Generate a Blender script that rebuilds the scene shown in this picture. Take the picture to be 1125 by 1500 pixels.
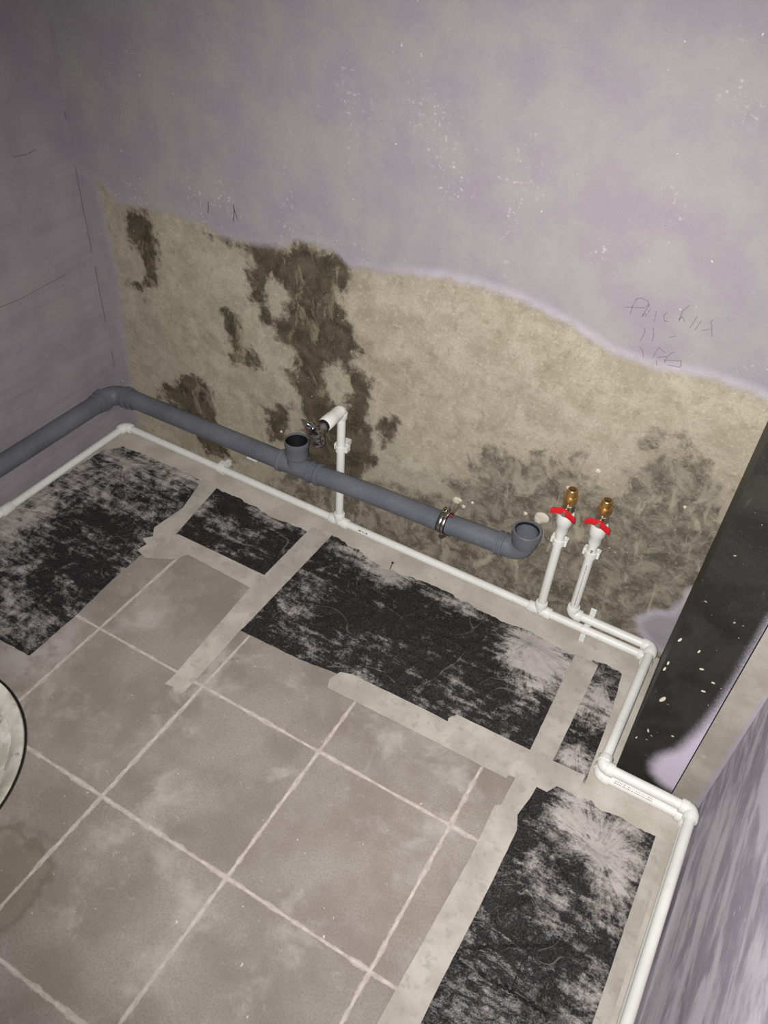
import bpy, math, random
import numpy as np
from mathutils import Vector, Matrix, noise
from mathutils.geometry import delaunay_2d_cdt
random.seed(4)
for o in list(bpy.data.objects): bpy.data.objects.remove(o)
SC = bpy.context.scene
COL = SC.collection
S = 1.25          # the layout below is written in units of 1.25 m (tile pitch 0.24 -> 0.30 m)

# ------------------------------------------------------------------ camera, world, light, exposure
CAM = Vector((1.2753, -1.0963, 1.1847))
PITCH, YAW, ROLL, FPX = 0.8352, 0.4757, 0.072, 1191.53
RM = Matrix.Rotation(YAW, 3, 'Z') @ Matrix.Rotation(PITCH, 3, 'X') @ Matrix.Rotation(ROLL, 3, 'Z')
cd = bpy.data.cameras.new('camera'); cam = bpy.data.objects.new('camera', cd); COL.objects.link(cam)
cam.matrix_world = Matrix.Translation(CAM * S) @ RM.to_4x4()
cd.sensor_fit = 'VERTICAL'; cd.sensor_height = 36.0; cd.lens = FPX / 1500 * 36.0
cd.clip_start = 0.02
SC.camera = cam
w = bpy.data.worlds.new('dim_room'); SC.world = w; w.use_nodes = True
w.node_tree.nodes['Background'].inputs[0].default_value = (0.9, 0.93, 1.0, 1)
w.node_tree.nodes['Background'].inputs[1].default_value = 0.035
ld = bpy.data.lights.new('phone_flash', 'SPOT'); ld.energy = 150; ld.color = (1.0, 0.985, 0.965)
ld.shadow_soft_size = 0.006; ld.spot_size = math.radians(106); ld.spot_blend = 1.0
lamp = bpy.data.objects.new('phone_flash', ld); COL.objects.link(lamp)
fl = CAM * S + RM @ Vector((-0.022, 0.004, 0.0))
aim = RM @ Matrix.Rotation(math.radians(-6.5), 3, 'Y') @ Matrix.Rotation(math.radians(-1.5), 3, 'X')
lamp.matrix_world = Matrix.Translation(fl) @ aim.to_4x4()
SC.view_settings.view_transform = 'Standard'; SC.view_settings.look = 'None'
SC.view_settings.exposure = 0.0; SC.view_settings.gamma = 1.0; SC.view_settings.use_curve_mapping = False

# ------------------------------------------------------------------ node helper
def lin(c):
    return tuple(((v / 12.92) if v <= 0.04045 else ((v + 0.055) / 1.055) ** 2.4) for v in [q / 255 for q in c])
class NT:
    def __init__(s, name, rough=0.8, metal=0.0, spec=0.3):
        s.m = bpy.data.materials.new(name); s.m.use_nodes = True; s.t = s.m.node_tree
        s.b = s.t.nodes['Principled BSDF']
        s.b.inputs['Roughness'].default_value = rough; s.b.inputs['Metallic'].default_value = metal
        s.b.inputs['Specular IOR Level'].default_value = spec
        s.pos = s.t.nodes.new('ShaderNodeNewGeometry').outputs['Position']
    def put(s, sock, v):
        if v is None: return
        if hasattr(v, 'is_output'): s.t.links.new(v, sock)
        elif isinstance(v, (tuple, list)) and len(v) == 3 and sock.type == 'RGBA': sock.default_value = (*v, 1)
        else: sock.default_value = v
    def vscale(s, sc, vec=None, rot=(0, 0, 0)):
        n = s.t.nodes.new('ShaderNodeMapping'); s.put(n.inputs[0], vec or s.pos)
        n.inputs['Scale'].default_value = sc; n.inputs['Rotation'].default_value = rot; return n.outputs[0]
    def noise(s, scale, detail=4, rough=0.55, dist=0.0, vec=None):
        n = s.t.nodes.new('ShaderNodeTexNoise'); s.put(n.inputs['Vector'], vec or s.pos)
        n.inputs['Scale'].default_value = scale; n.inputs['Detail'].default_value = detail
        n.inputs['Roughness'].default_value = rough; n.inputs['Distortion'].default_value = dist
        return n.outputs['Fac']
    def vor(s, scale, vec=None, feat='F1'):
        n = s.t.nodes.new('ShaderNodeTexVoronoi'); n.feature = feat; s.put(n.inputs['Vector'], vec or s.pos)
        n.inputs['Scale'].default_value = scale; return n.outputs['Distance']
    def attr(s, name, out='Fac'):
        n = s.t.nodes.new('ShaderNodeAttribute'); n.attribute_name = name; return n.outputs[out]
    def ma(s, op, a, b=0.0, c=0.0, clamp=False):
        n = s.t.nodes.new('ShaderNodeMath'); n.operation = op; n.use_clamp = clamp
        s.put(n.inputs[0], a); s.put(n.inputs[1], b); s.put(n.inputs[2], c); return n.outputs[0]
    def mr(s, v, a, b, c=0.0, d=1.0, smooth=True):
        n = s.t.nodes.new('ShaderNodeMapRange'); n.interpolation_type = 'SMOOTHSTEP' if smooth else 'LINEAR'
        s.put(n.inputs[0], v)
        for k, x in enumerate((a, b, c, d)): n.inputs[k + 1].default_value = x
        return n.outputs[0]
    def mix(s, f, a, b, mode='MIX'):
        n = s.t.nodes.new('ShaderNodeMix'); n.data_type = 'RGBA'; n.blend_type = mode
        s.put(n.inputs[0], f); s.put(n.inputs[6], a); s.put(n.inputs[7], b); return n.outputs[2]
    def rand(s): return s.t.nodes.new('ShaderNodeObjectInfo').outputs['Random']
    def sep(s):
        n = s.t.nodes.new('ShaderNodeSeparateXYZ'); s.put(n.inputs[0], s.pos); return n.outputs
    def col(s, v): s.put(s.b.inputs['Base Color'], v); return s
    def rgh(s, v): s.put(s.b.inputs['Roughness'], v); return s
    def bump(s, h, dist=0.002, strength=1.0):
        n = s.t.nodes.new('ShaderNodeBump'); n.inputs['Distance'].default_value = dist; n.inputs['Strength'].default_value = strength
        s.put(n.inputs['Height'], h); s.put(s.b.inputs['Normal'], n.outputs[0]); return s

def flat(name, c, rough=0.5, metal=0.0, spec=0.4, var=0.06, sc=60):
    n = NT(name, rough, metal, spec); c = lin(c)
    f = n.noise(sc, 3)
    n.col(n.mix(f, tuple(v * (1 - var) for v in c), tuple(min(1, v * (1 + var)) for v in c))); return n.m

# ------------------------------------------------------------------ materials
def m_back():
    n = NT('plaster_and_lilac_paint', 0.85, 0, 0.2)
    pos = n.pos
    big = n.noise(9, 5, 0.6); mid = n.noise(38, 5, 0.6); fine = n.noise(210, 4, 0.65); swirl = n.noise(14, 7, 0.68, 0.35)
    wob = n.ma('ADD', n.ma('MULTIPLY', n.ma('SUBTRACT', mid, .5), .05), n.ma('MULTIPLY', n.ma('SUBTRACT', fine, .5), .018))
    # paint
    pc = n.mix(n.mr(big, .35, .65), lin((150, 143, 149)), lin((160, 154, 155)))
    edge = n.attr('paint')
    pc = n.mix(n.ma('MULTIPLY', n.mr(edge, 0.0, .022, 0.75, 0.0), n.mr(n.sep()[0], .8, 1.0, .25, 1.0)), pc, lin((196, 189, 199)))
    pc = n.mix(n.mr(n.noise(330, 3), .35, .7, 0.0, 0.25), pc, lin((146, 139, 146)))
    fleck = n.ma('MULTIPLY', n.mr(n.noise(110, 5, .65), .57, .63), n.mr(n.noise(6, 4, .6, vec=n.vscale((1, 1, .6))), .54, .66))
    pc = n.mix(n.ma('MULTIPLY', fleck, .6), pc, lin((206, 197, 203)))
    pc = n.mix(n.mr(n.noise(80, 3, .55), .71, .73, 0, .8), pc, lin((222, 214, 218)))
    pc = n.mix(n.mr(n.noise(140, 2, .5, vec=n.vscale((1, 1, 1.3))), .26, .235, 0, .6), pc, lin((110, 104, 104)))
    # bare plaster
    bc = n.mix(n.mr(swirl, .32, .68), lin((156, 147, 128)), lin((181, 172, 154)))
    bc = n.mix(n.mr(n.noise(30, 7, .7), .5, .68, 0, .6), bc, lin((138, 128, 106)))
    bc = n.mix(n.mr(fine, .42, .7, 0, .35), bc, lin((120, 112, 94)))
    # grey cement low down
    g = n.mr(n.ma('ADD', n.attr('grey'), n.ma('ADD', wob, n.ma('MULTIPLY', n.ma('SUBTRACT', swirl, .5), .26))), -.02, .03)
    gc = n.mix(n.mr(n.noise(22, 8, .72, .5), .38, .64), lin((80, 74, 64)), lin((140, 132, 117)))
    gc = n.mix(n.mr(n.noise(150, 4, .7), .56, .68, 0, .6), gc, lin((176, 168, 150)))
    gc = n.mix(n.mr(n.noise(120, 4, .7, 1.0), .42, .3, 0, .55), gc, lin((60, 55, 47)))
    streak = n.noise(13, 6, .65, 1.2, vec=n.vscale((1.4, 1, .6), rot=(0, .5, 0)))
    gc = n.mix(n.mr(streak, .55, .66, 0, .6), gc, lin((170, 161, 142)))
    bc = n.mix(n.mr(n.noise(7, 7, .68, .3), .53, .66, 0, .5), bc, lin((126, 117, 96)))
    bc = n.mix(n.mr(n.noise(90, 6, .75), .54, .64, 0, .45), bc, lin((200, 190, 168)))
    c = n.mix(n.ma('MULTIPLY', g, .92), bc, gc)
    # damp dark stains with their own outlines
    d = n.mr(n.ma('ADD', n.attr('damp'), n.ma('ADD', n.ma('MULTIPLY', wob, .75), n.ma('MULTIPLY', n.ma('SUBTRACT', swirl, .5), .14))), -.008, .016)
    dc = n.mix(n.mr(n.noise(20, 7, .7, .5), .36, .68), lin((50, 43, 33)), lin((92, 83, 67)))
    dc = n.mix(n.mr(fine, .52, .72, 0, .5), dc, lin((136, 125, 103)))
    dc = n.mix(n.mr(n.noise(11, 7, .7, .8, vec=n.vscale((1.5, 1, .8), rot=(0, .4, 0))), .54, .66, 0, .6), dc, lin((150, 139, 115)))
    c = n.mix(n.ma('MULTIPLY', d, .95), c, dc)
    specks = n.mr(n.noise(125, 2, .5), .71, .74, 0, .85)
    c = n.mix(specks, c, lin((205, 196, 178)))
    c = n.mix(n.mr(n.noise(170, 2, .5), .29, .25, 0, .7), c, lin((70, 62, 50)))
    # fuzzy rolled edge of the paint
    fz = n.ma('ADD', edge, n.ma('ADD', n.ma('MULTIPLY', n.ma('SUBTRACT', mid, .5), .02), n.ma('MULTIPLY', n.ma('SUBTRACT', n.noise(420, 3, .7), .5), .022)))
    pm = n.mr(fz, -.008, .010)
    n.col(n.mix(pm, c, pc))
    h = n.ma('ADD', n.ma('MULTIPLY', pm, .5), n.ma('ADD', n.ma('MULTIPLY', mid, .9), n.ma('MULTIPLY', fine, .45)))
    h2 = n.ma('ADD', h, n.ma('MULTIPLY', n.noise(5, 3), 2.0))
    n.bump(h2, .0025, .55)
    n.rgh(n.mr(pm, 0, 1, .85, .62))
    return n.m
def m_left():
    n = NT('lilac_left_paint', 0.75, 0, 0.2)
    c = n.mix(n.mr(n.noise(8, 4), .35, .65), lin((140, 133, 139)), lin((151, 145, 149)))
    c = n.mix(n.mr(n.noise(300, 3), .4, .7, 0, .3), c, lin((132, 125, 131)))
    n.col(c)
    ridge = n.noise(5, 3, .45, .2, vec=n.vscale((1, .4, 4.5)))
    n.bump(n.ma('ADD', n.ma('MULTIPLY', ridge, 2.6), n.ma('MULTIPLY', n.noise(60, 4), .5)), .004, .6); return n.m
def m_right():
    n = NT('scraped_purple_paint', 0.6, 0, 0.3)
    v = n.vscale((1, 1.0, 3.2), rot=(math.radians(-14), 0, 0)); v2 = n.vscale((1, 1.0, 4.5), rot=(math.radians(-11), 0, 0))
    st = n.noise(4.0, 5, .58, .5, vec=v); st2 = n.noise(9, 5, .6, .4, vec=v2); bl = n.noise(22, 6, .68, .3)
    c = n.mix(n.mr(n.ma('ADD', st, n.ma('MULTIPLY', n.ma('SUBTRACT', bl, .5), .25)), .40, .58), lin((172, 165, 181)), lin((226, 221, 231)))
    c = n.mix(n.mr(st2, .50, .66, 0, .6), c, lin((230, 225, 232)))
    c = n.mix(n.mr(n.ma('ADD', n.noise(6, 5, .6, .4, vec=v), n.ma('MULTIPLY', n.ma('SUBTRACT', bl, .5), .3)), .56, .66, 0, .6), c, lin((150, 143, 159)))
    c = n.mix(n.mr(n.noise(30, 6, .68, vec=n.vscale((1, 1, 2.0), rot=(-.2, 0, 0))), .63, .67, 0, .8), c, lin((236, 230, 234)))
    c = n.mix(n.mr(n.noise(240, 3, .7), .5, .75, 0, .25), c, lin((140, 134, 148)))
    n.col(c); n.bump(n.ma('ADD', st, n.ma('MULTIPLY', bl, .3)), .003, .18); return n.m
def m_concrete():
    n = NT('dusty_screed', 0.9, 0, 0.15)
    c = n.mix(n.mr(n.noise(12, 5), .35, .65), lin((175, 167, 155)), lin((194, 187, 177)))
    c = n.mix(n.mr(n.noise(180, 4, .65), .5, .75, 0, .35), c, lin((156, 146, 130)))
    c = n.mix(n.mr(n.noise(45, 3), .68, .74, 0, .4), c, lin((150, 130, 108)))
    n.col(c); n.bump(n.noise(90, 5, .6), .0015, .6); return n.m
def m_grout():
    n = NT('dusty_floor_joint', 0.95, 0, 0.1)
    n.col(n.mix(n.mr(n.noise(50, 4), .3, .7), lin((172, 162, 155)), lin((200, 191, 184))))
    n.bump(n.noise(200, 4), .001, .5); return n.m
def m_tile():
    n = NT('taupe_floor_tile', 0.62, 0, 0.3)
    r = n.rand()
    c = n.mix(n.mr(n.noise(6, 4, .6), .35, .65), lin((137, 128, 121)), lin((157, 149, 142)))
    c = n.mix(n.mr(n.noise(260, 5, .75), .42, .66, 0, .5), c, lin((112, 101, 92)))
    c = n.mix(n.ma('MULTIPLY', r, .12), c, lin((160, 148, 138)))
    d = n.mr(n.noise(7, 7, .68, .4), .50, .70, 0, .62)
    c = n.mix(d, c, lin((184, 177, 172)))
    c = n.mix(n.mr(n.noise(30, 5, .6, 1.5, vec=n.vscale((1, 1.8, 1), rot=(0, 0, .5))), .62, .72, 0, .4), c, lin((180, 171, 164)))
    c = n.mix(n.mr(n.noise(75, 2, .5), .735, .76, 0, .9), c, lin((205, 196, 188)))
    p = n.sep(); ex = n.ma('SUBTRACT', p[0], .335 * S); ey = n.ma('SUBTRACT', p[1], -.585 * S)
    er = n.ma('SQRT', n.ma('ADD', n.ma('MULTIPLY', ex, ex), n.ma('MULTIPLY', ey, ey)))
    c = n.mix(n.ma('MULTIPLY', n.mr(er, .17, .03, 0, 1), n.mr(n.noise(16, 6, .65), .35, .6, 0, .75)), c, lin((182, 175, 169)))
    # dried brown puddle mark beside the basin
    p = n.sep()
    dx = n.ma('SUBTRACT', p[0], .60 * S); dy = n.ma('SUBTRACT', p[1], -.90 * S)
    rr = n.ma('SQRT', n.ma('ADD', n.ma('MULTIPLY', dx, dx), n.ma('MULTIPLY', dy, dy)))
    rr = n.ma('ADD', rr, n.ma('MULTIPLY', n.ma('SUBTRACT', n.noise(14, 4), .5), .12))
    c = n.mix(n.mr(rr, .10, .05, 0, .3), c, lin((120, 104, 70)))
    ring = n.ma('MULTIPLY', n.mr(rr, .10, .085), n.mr(rr, .068, .084))
    c = n.mix(n.ma('MULTIPLY', ring, .4), c, lin((100, 84, 68)))
    # dust pushed up to the tile edges
    e = n.attr('edge')
    c = n.mix(n.mr(n.ma('ADD', e, n.ma('MULTIPLY', n.ma('SUBTRACT', n.noise(22, 5, .7), .5), .014)), .0026, .0005, 0, .8), c, lin((188, 179, 173)))
    n.col(c); n.rgh(n.mr(d, 0, .6, .55, .9))
    n.bump(n.noise(260, 4, .6), .0006, .5); return n.m
def m_film():
    n = NT('dusty_black_film', 0.35, 0, 0.5)
    a = n.attr('dust'); pol = n.attr('polar', 'Vector')
    rad = n.noise(1.0, 5, .6, .3, vec=pol)
    cl = n.noise(9, 6, .6, .4); hi = n.noise(40, 5, .65, .2); mic = n.noise(300, 4, .7)
    b1 = n.noise(16, 6, .7, .3, vec=n.vscale((.5, 3.2, 1), rot=(0, 0, math.radians(-58))))
    b2 = n.noise(16, 6, .7, .3, vec=n.vscale((.5, 3.2, 1), rot=(0, 0, math.radians(20))))
    sel = n.mr(n.noise(6, 2), .46, .54)
    br = n.ma('ADD', n.ma('MULTIPLY', b1, sel), n.ma('MULTIPLY', b2, n.ma('SUBTRACT', 1.0, sel)))
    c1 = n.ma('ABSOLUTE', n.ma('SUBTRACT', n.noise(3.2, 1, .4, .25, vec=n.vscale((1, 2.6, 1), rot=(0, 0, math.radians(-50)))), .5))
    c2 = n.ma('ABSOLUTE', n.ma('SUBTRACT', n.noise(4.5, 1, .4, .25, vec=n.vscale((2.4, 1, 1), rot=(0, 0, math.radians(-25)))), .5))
    t = n.ma('ADD', n.ma('MULTIPLY', a, .9), n.ma('MULTIPLY', n.ma('SUBTRACT', cl, .5), 1.7))
    t = n.ma('ADD', t, n.ma('MULTIPLY', n.ma('SUBTRACT', rad, .5), n.ma('ADD', .1, n.ma('MULTIPLY', a, 1.6))))
    t = n.ma('ADD', t, n.ma('MULTIPLY', n.ma('SUBTRACT', hi, .5), 1.3))
    t = n.ma('ADD', t, n.ma('MULTIPLY', n.ma('SUBTRACT', br, .5), n.ma('ADD', 1.6, a)))
    t = n.ma('ADD', t, n.ma('MULTIPLY', n.ma('SUBTRACT', mic, .5), 1.0))
    t = n.ma('ADD', t, n.ma('MULTIPLY', n.ma('SUBTRACT', n.noise(110, 5, .75), .5), .9))
    f = n.mr(t, .06, 1.02, 0, 1)
    crease_glint = n.ma('ADD', n.mr(c1, .006, .0, 0, .24), n.mr(c2, .006, .0, 0, .22))  # pale crease lines painted into the colour as highlights on crumpled plastic
    f = n.ma('ADD', f, n.ma('MULTIPLY', crease_glint, n.mr(n.noise(16, 4, .6), .46, .60)), clamp=True)
    f = n.ma('MAXIMUM', f, n.mr(mic, .40, .8, 0.0, .14))
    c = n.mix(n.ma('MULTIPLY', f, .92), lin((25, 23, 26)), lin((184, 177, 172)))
    fold = n.ma('ADD', n.mr(c1, .05, 0, 0, 1), n.mr(c2, .05, 0, 0, 1))
    n.col(c); n.rgh(n.mr(f, 0, .5, .33, .9)); n.bump(n.ma('ADD', n.ma('MULTIPLY', fold, .45), n.ma('ADD', n.ma('MULTIPLY', hi, 1.6), n.ma('MULTIPLY', rad, 1.2))), .003, .7); return n.m
n_rot = 0.7
def m_tape():
    n = NT('dusty_masking_tape', 0.85, 0, 0.15)
    c = n.mix(n.mr(n.noise(14, 5, .6), .35, .65), lin((168, 161, 152)), lin((188, 181, 172)))
    c = n.mix(n.mr(n.noise(45, 6, .7, .3), .52, .66, 0, .6), c, lin((148, 145, 137)))
    c = n.mix(n.ma('MULTIPLY', n.rand(), .15), c, lin((150, 146, 136)))
    n.col(c); n.bump(n.noise(120, 4), .0008, .5); return n.m
def m_panel():
    n = NT('black_coated_board', 0.55, 0, 0.3)
    c = n.mix(n.mr(n.noise(9, 5, .6, .6), .35, .65), lin((30, 28, 26)), lin((46, 44, 41)))
    c = n.mix(n.mr(n.noise(260, 3, .7), .55, .8, 0, .5), c, lin((80, 77, 73)))
    c = n.mix(n.mr(n.noise(22, 5, .65, .5, vec=n.vscale((2.5, 1, .5))), .62, .75, 0, .35), c, lin((84, 81, 78)))
    c = n.mix(n.mr(n.noise(110, 2, .5), .73, .75, 0, .8), c, lin((170, 164, 150)))
    s = n.mr(n.ma('ADD', n.attr('spray'), n.ma('MULTIPLY', n.ma('SUBTRACT', n.noise(420, 3, .7), .5), .014)), -.014, .012)
    c = n.mix(s, c, lin((196, 187, 202)))
    n.col(c); n.bump(n.noise(80, 5), .0012, .5); return n.m
def m_strip():
    n = NT('bare_plaster_strip', 0.9, 0, 0.15)
    c = n.mix(n.mr(n.noise(14, 5, .6), .35, .65), lin((152, 144, 135)), lin((170, 162, 152)))
    c = n.mix(n.mr(n.noise(40, 4), .64, .72, 0, .5), c, lin((190, 176, 172)))
    s = n.mr(n.ma('ADD', n.attr('spray'), n.ma('MULTIPLY', n.ma('SUBTRACT', n.noise(90, 4, .7), .5), .02)), -.004, .006)
    c = n.mix(n.ma('MULTIPLY', s, .85), c, lin((160, 152, 166)))
    n.col(c); n.bump(n.noise(120, 5), .0012, .6); return n.m
def m_grey():
    n = NT('grey_pvc', 0.5, 0, 0.35)
    c = n.mix(n.mr(n.noise(10, 4), .3, .7), lin((90, 92, 100)), lin((103, 105, 112)))
    c = n.mix(n.mr(n.noise(200, 4, .7), .5, .75, 0, .35), c, lin((136, 134, 136)))
    n.col(c); n.bump(n.noise(300, 3), .0003, .4); return n.m
def m_white():
    n = NT('white_polypropylene', 0.42, 0, 0.4)
    c = n.mix(n.mr(n.noise(12, 4), .3, .7), lin((216, 215, 210)), lin((226, 225, 221)))
    c = n.mix(n.mr(n.noise(70, 5, .65), .6, .72, 0, .3), c, lin((180, 174, 164)))
    n.col(c); return n.m
def m_basin():
    n = NT('dirty_cream_enamel', 0.5, 0, 0.4)
    c = n.mix(n.mr(n.noise(9, 5, .6, .7), .36, .6), lin((186, 180, 162)), lin((228, 224, 214)))
    c = n.mix(n.mr(n.noise(28, 5, .65, 1.), .58, .7, 0, .7), c, lin((112, 98, 62)))
    n.col(c); n.bump(n.noise(50, 5), .002, .5); return n.m
def m_putty():
    n = NT('dried_putty', 0.9, 0, 0.15)
    c = n.mix(n.mr(n.noise(16, 5, .6, .7), .36, .6), lin((190, 184, 170)), lin((224, 219, 210)))
    c = n.mix(n.mr(n.noise(20, 5, .6), .6, .72, 0, .7), c, lin((120, 108, 72)))
    n.col(c); n.bump(n.noise(60, 5), .004, .7); return n.m
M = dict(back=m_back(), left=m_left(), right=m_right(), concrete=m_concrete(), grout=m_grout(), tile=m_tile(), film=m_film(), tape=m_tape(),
         panel=m_panel(), strip=m_strip(), grey=m_grey(), white=m_white(), basin=m_basin(), putty=m_putty(),
         red=flat('red_enamel', (200, 28, 38), .4), brass=flat('brass', (206, 164, 104), .3, 0.85), steel=flat('zinc_steel', (190, 186, 176), .3, 1.0),
         chrome=flat('chrome', (150, 151, 154), .16, 1.0, var=.02), rubber=flat('black_rubber', (20, 20, 22), .5), rust=flat('red_rubber_liner', (92, 40, 36), .7),
         pencil=flat('pencil_graphite', (112, 107, 112), .8), mark=flat('dark_wall_mark', (92, 86, 88), .9), ink=flat('black_ink', (44, 42, 46), .6), inkred=flat('red_grey_ink', (150, 118, 122), .6),
         crack=flat('dark_crack', (104, 97, 101), .9), splat=flat('pale_plaster', (200, 192, 174), .9, var=.12), black=flat('black_enamel', (22, 21, 20), .35),
         nail=flat('dark_nail_steel', (72, 66, 64), .45, .8), dark=flat('dark_tube_inside', (16, 16, 19), .6))

# ------------------------------------------------------------------ mesh helper
def V(*a): return Vector(a)
class MB:
    def __init__(s): s.v = []; s.f = []; s.at = {}
    def add(s, vs, fs):
        k = len(s.v); s.v += [Vector(p) for p in vs]; s.f += [tuple(i + k for i in q) for q in fs]; return s
    def box(s, a, b, bev=0.0, mat=None):
        x0, y0, z0 = a; x1, y1, z1 = b
        e = bev
        if e:
            vs = []; 
            for z, i in ((z0, e), (z0 + e, 0), (z1 - e, 0), (z1, e)):
                for (x, y) in ((x0 + i + e * (i == 0), y0 + i), (x1 - i - e * (i == 0), y0 + i), (x1 - i, y0 + i + e * (i == 0)), (x1 - i, y1 - i - e * (i == 0)), (x1 - i - e * (i == 0), y1 - i), (x0 + i + e * (i == 0), y1 - i), (x0 + i, y1 - i - e * (i == 0)), (x0 + i, y0 + i + e * (i == 0))):
                    vs.append(V(x, y, z))
            fs = [tuple(range(7, -1, -1)), tuple(range(24, 32))]
            for r in range(3):
                for k in range(8): fs.append((r * 8 + k, r * 8 + (k + 1) % 8, r * 8 + 8 + (k + 1) % 8, r * 8 + 8 + k))
        else:
            vs = [V(x, y, z) for z in (z0, z1) for (x, y) in ((x0, y0), (x1, y0), (x1, y1), (x0, y1))]
            fs = [(3, 2, 1, 0), (4, 5, 6, 7), (0, 1, 5, 4), (1, 2, 6, 5), (2, 3, 7, 6), (3, 0, 4, 7)]
        if mat is not None: vs = [mat @ v for v in vs]
        return s.add(vs, fs)
    def tube(s, path, rad, seg=20, caps=True):
        path = [Vector(p) for p in path]; n = len(path)
        if not hasattr(rad, '__len__'): rad = [rad] * n
        t = [(path[min(i + 1, n - 1)] - path[max(i - 1, 0)]) for i in range(n)]
        for i in range(n):
            if t[i].length < 1e-9: t[i] = t[i - 1] if i else path[-1] - path[0]
            t[i] = t[i].normalized()
        u = t[0].orthogonal().normalized(); vs = []
        for i in range(n):
            u = (u - t[i] * u.dot(t[i])).normalized(); w = t[i].cross(u)
            for k in range(seg):
                a = 2 * math.pi * k / seg; vs.append(path[i] + (u * math.cos(a) + w * math.sin(a)) * rad[i])
        fs = []
        for i in range(n - 1):
            for k in range(seg): fs.append((i * seg + k, i * seg + (k + 1) % seg, i * seg + seg + (k + 1) % seg, i * seg + seg + k))
        if caps: fs += [tuple(range(seg - 1, -1, -1)), tuple(range((n - 1) * seg, n * seg))]
        return s.add(vs, fs)
    def lathe(s, o, axis, prof, seg=28, closed=False):
        o = Vector(o); axis = Vector(axis).normalized(); u = axis.orthogonal().normalized(); w = axis.cross(u); vs = []; n = len(prof)
        for r, h in prof:
            for k in range(seg):
                a = 2 * math.pi * k / seg; vs.append(o + axis * h + (u * math.cos(a) + w * math.sin(a)) * r)
        fs = []
        for i in range(n if closed else n - 1):
            j = (i + 1) % n
            for k in range(seg): fs.append((i * seg + k, i * seg + (k + 1) % seg, j * seg + (k + 1) % seg, j * seg + k))
        return s.add(vs, fs)
    def prism(s, poly, z0, z1):
        n = len(poly); a = sum(poly[i][0] * poly[(i + 1) % n][1] - poly[(i + 1) % n][0] * poly[i][1] for i in range(n))
        if a < 0: poly = poly[::-1]
        vs = [V(x, y, z0) for x, y in poly] + [V(x, y, z1) for x, y in poly]
        return s.add(vs, [tuple(range(n - 1, -1, -1)), tuple(range(n, 2 * n))] + [(i, (i + 1) % n, n + (i + 1) % n, n + i) for i in range(n)])
    def build(s, name, mat, parent=None, smooth=False, origin=None, angle=40):
        og = Vector(origin) if origin is not None else (Vector(parent['_o']) if parent is not None and '_o' in parent else V(0, 0, 0))
        me = bpy.data.meshes.new(name); me.from_pydata([(p - og) * S for p in s.v], [], s.f); me.validate()
        for k, arr in s.at.items():
            if np.ndim(arr) == 1:
                a = me.attributes.new(k, 'FLOAT', 'POINT'); a.data.foreach_set('value', np.asarray(arr, dtype=np.float32))
            else:
                a = me.attributes.new(k, 'FLOAT_VECTOR', 'POINT'); a.data.foreach_set('vector', np.asarray(arr, dtype=np.float32).ravel())
        me.materials.append(M[mat])
        if smooth:
            me.polygons.foreach_set('use_smooth', [True] * len(me.polygons))
            if angle: me.set_sharp_from_angle(angle=math.radians(angle))
        o = bpy.data.objects.new(name, me); COL.objects.link(o)
        if parent is not None: o.parent = parent
        else: o.location = og * S
        if parent is not None and '_o' in parent: o['_o'] = tuple(parent['_o'])
        elif parent is None: o['_o'] = tuple(og)
        return o
def tag(o, label=None, cat=None, group=None, kind=None):
    for k, v in (('label', label), ('category', cat), ('group', group), ('kind', kind)):
        if v: o[k] = v
    return o
def thing(name, loc, label, cat, group=None):
    o = bpy.data.objects.new(name, None); COL.objects.link(o); o.location = Vector(loc) * S; o['_o'] = tuple(loc)
    o.empty_display_size = .03
    return tag(o, label, cat, group)
def arc(p0, corner, p1, n=8):
    p0, c, p1 = Vector(p0), Vector(corner), Vector(p1); a = c - p0; b = p1 - c; out = []
    for i in range(n + 1):
        t = i / n * math.pi / 2; out.append(p0 + a * math.sin(t) + b * (1 - math.cos(t)))
    return out
def sdf(P, poly):
    poly = np.asarray(poly, float); n = len(poly); d = np.full(len(P), 1e9); ins = np.zeros(len(P), bool)
    for i in range(n):
        a, b = poly[i], poly[(i + 1) % n]; e = b - a; w_ = P - a
        t = np.clip((w_ @ e) / (e @ e), 0, 1); q = w_ - t[:, None] * e; d = np.minimum(d, np.hypot(q[:, 0], q[:, 1]))
        c = ((a[1] > P[:, 1]) != (b[1] > P[:, 1])) & (P[:, 0] < (b[0] - a[0]) * (P[:, 1] - a[1]) / (b[1] - a[1] + 1e-12) + a[0]); ins ^= c
    return np.where(ins, d, -d)
def gridface(us, vs, fn):
    nu, nv = len(us), len(vs); m = MB()
    m.add([fn(u, v) for v in vs for u in us], [(j * nu + i, j * nu + i + 1, (j + 1) * nu + i + 1, (j + 1) * nu + i) for j in range(nv - 1) for i in range(nu - 1)])
    return m, np.array([(u, v) for v in vs for u in us])

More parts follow.
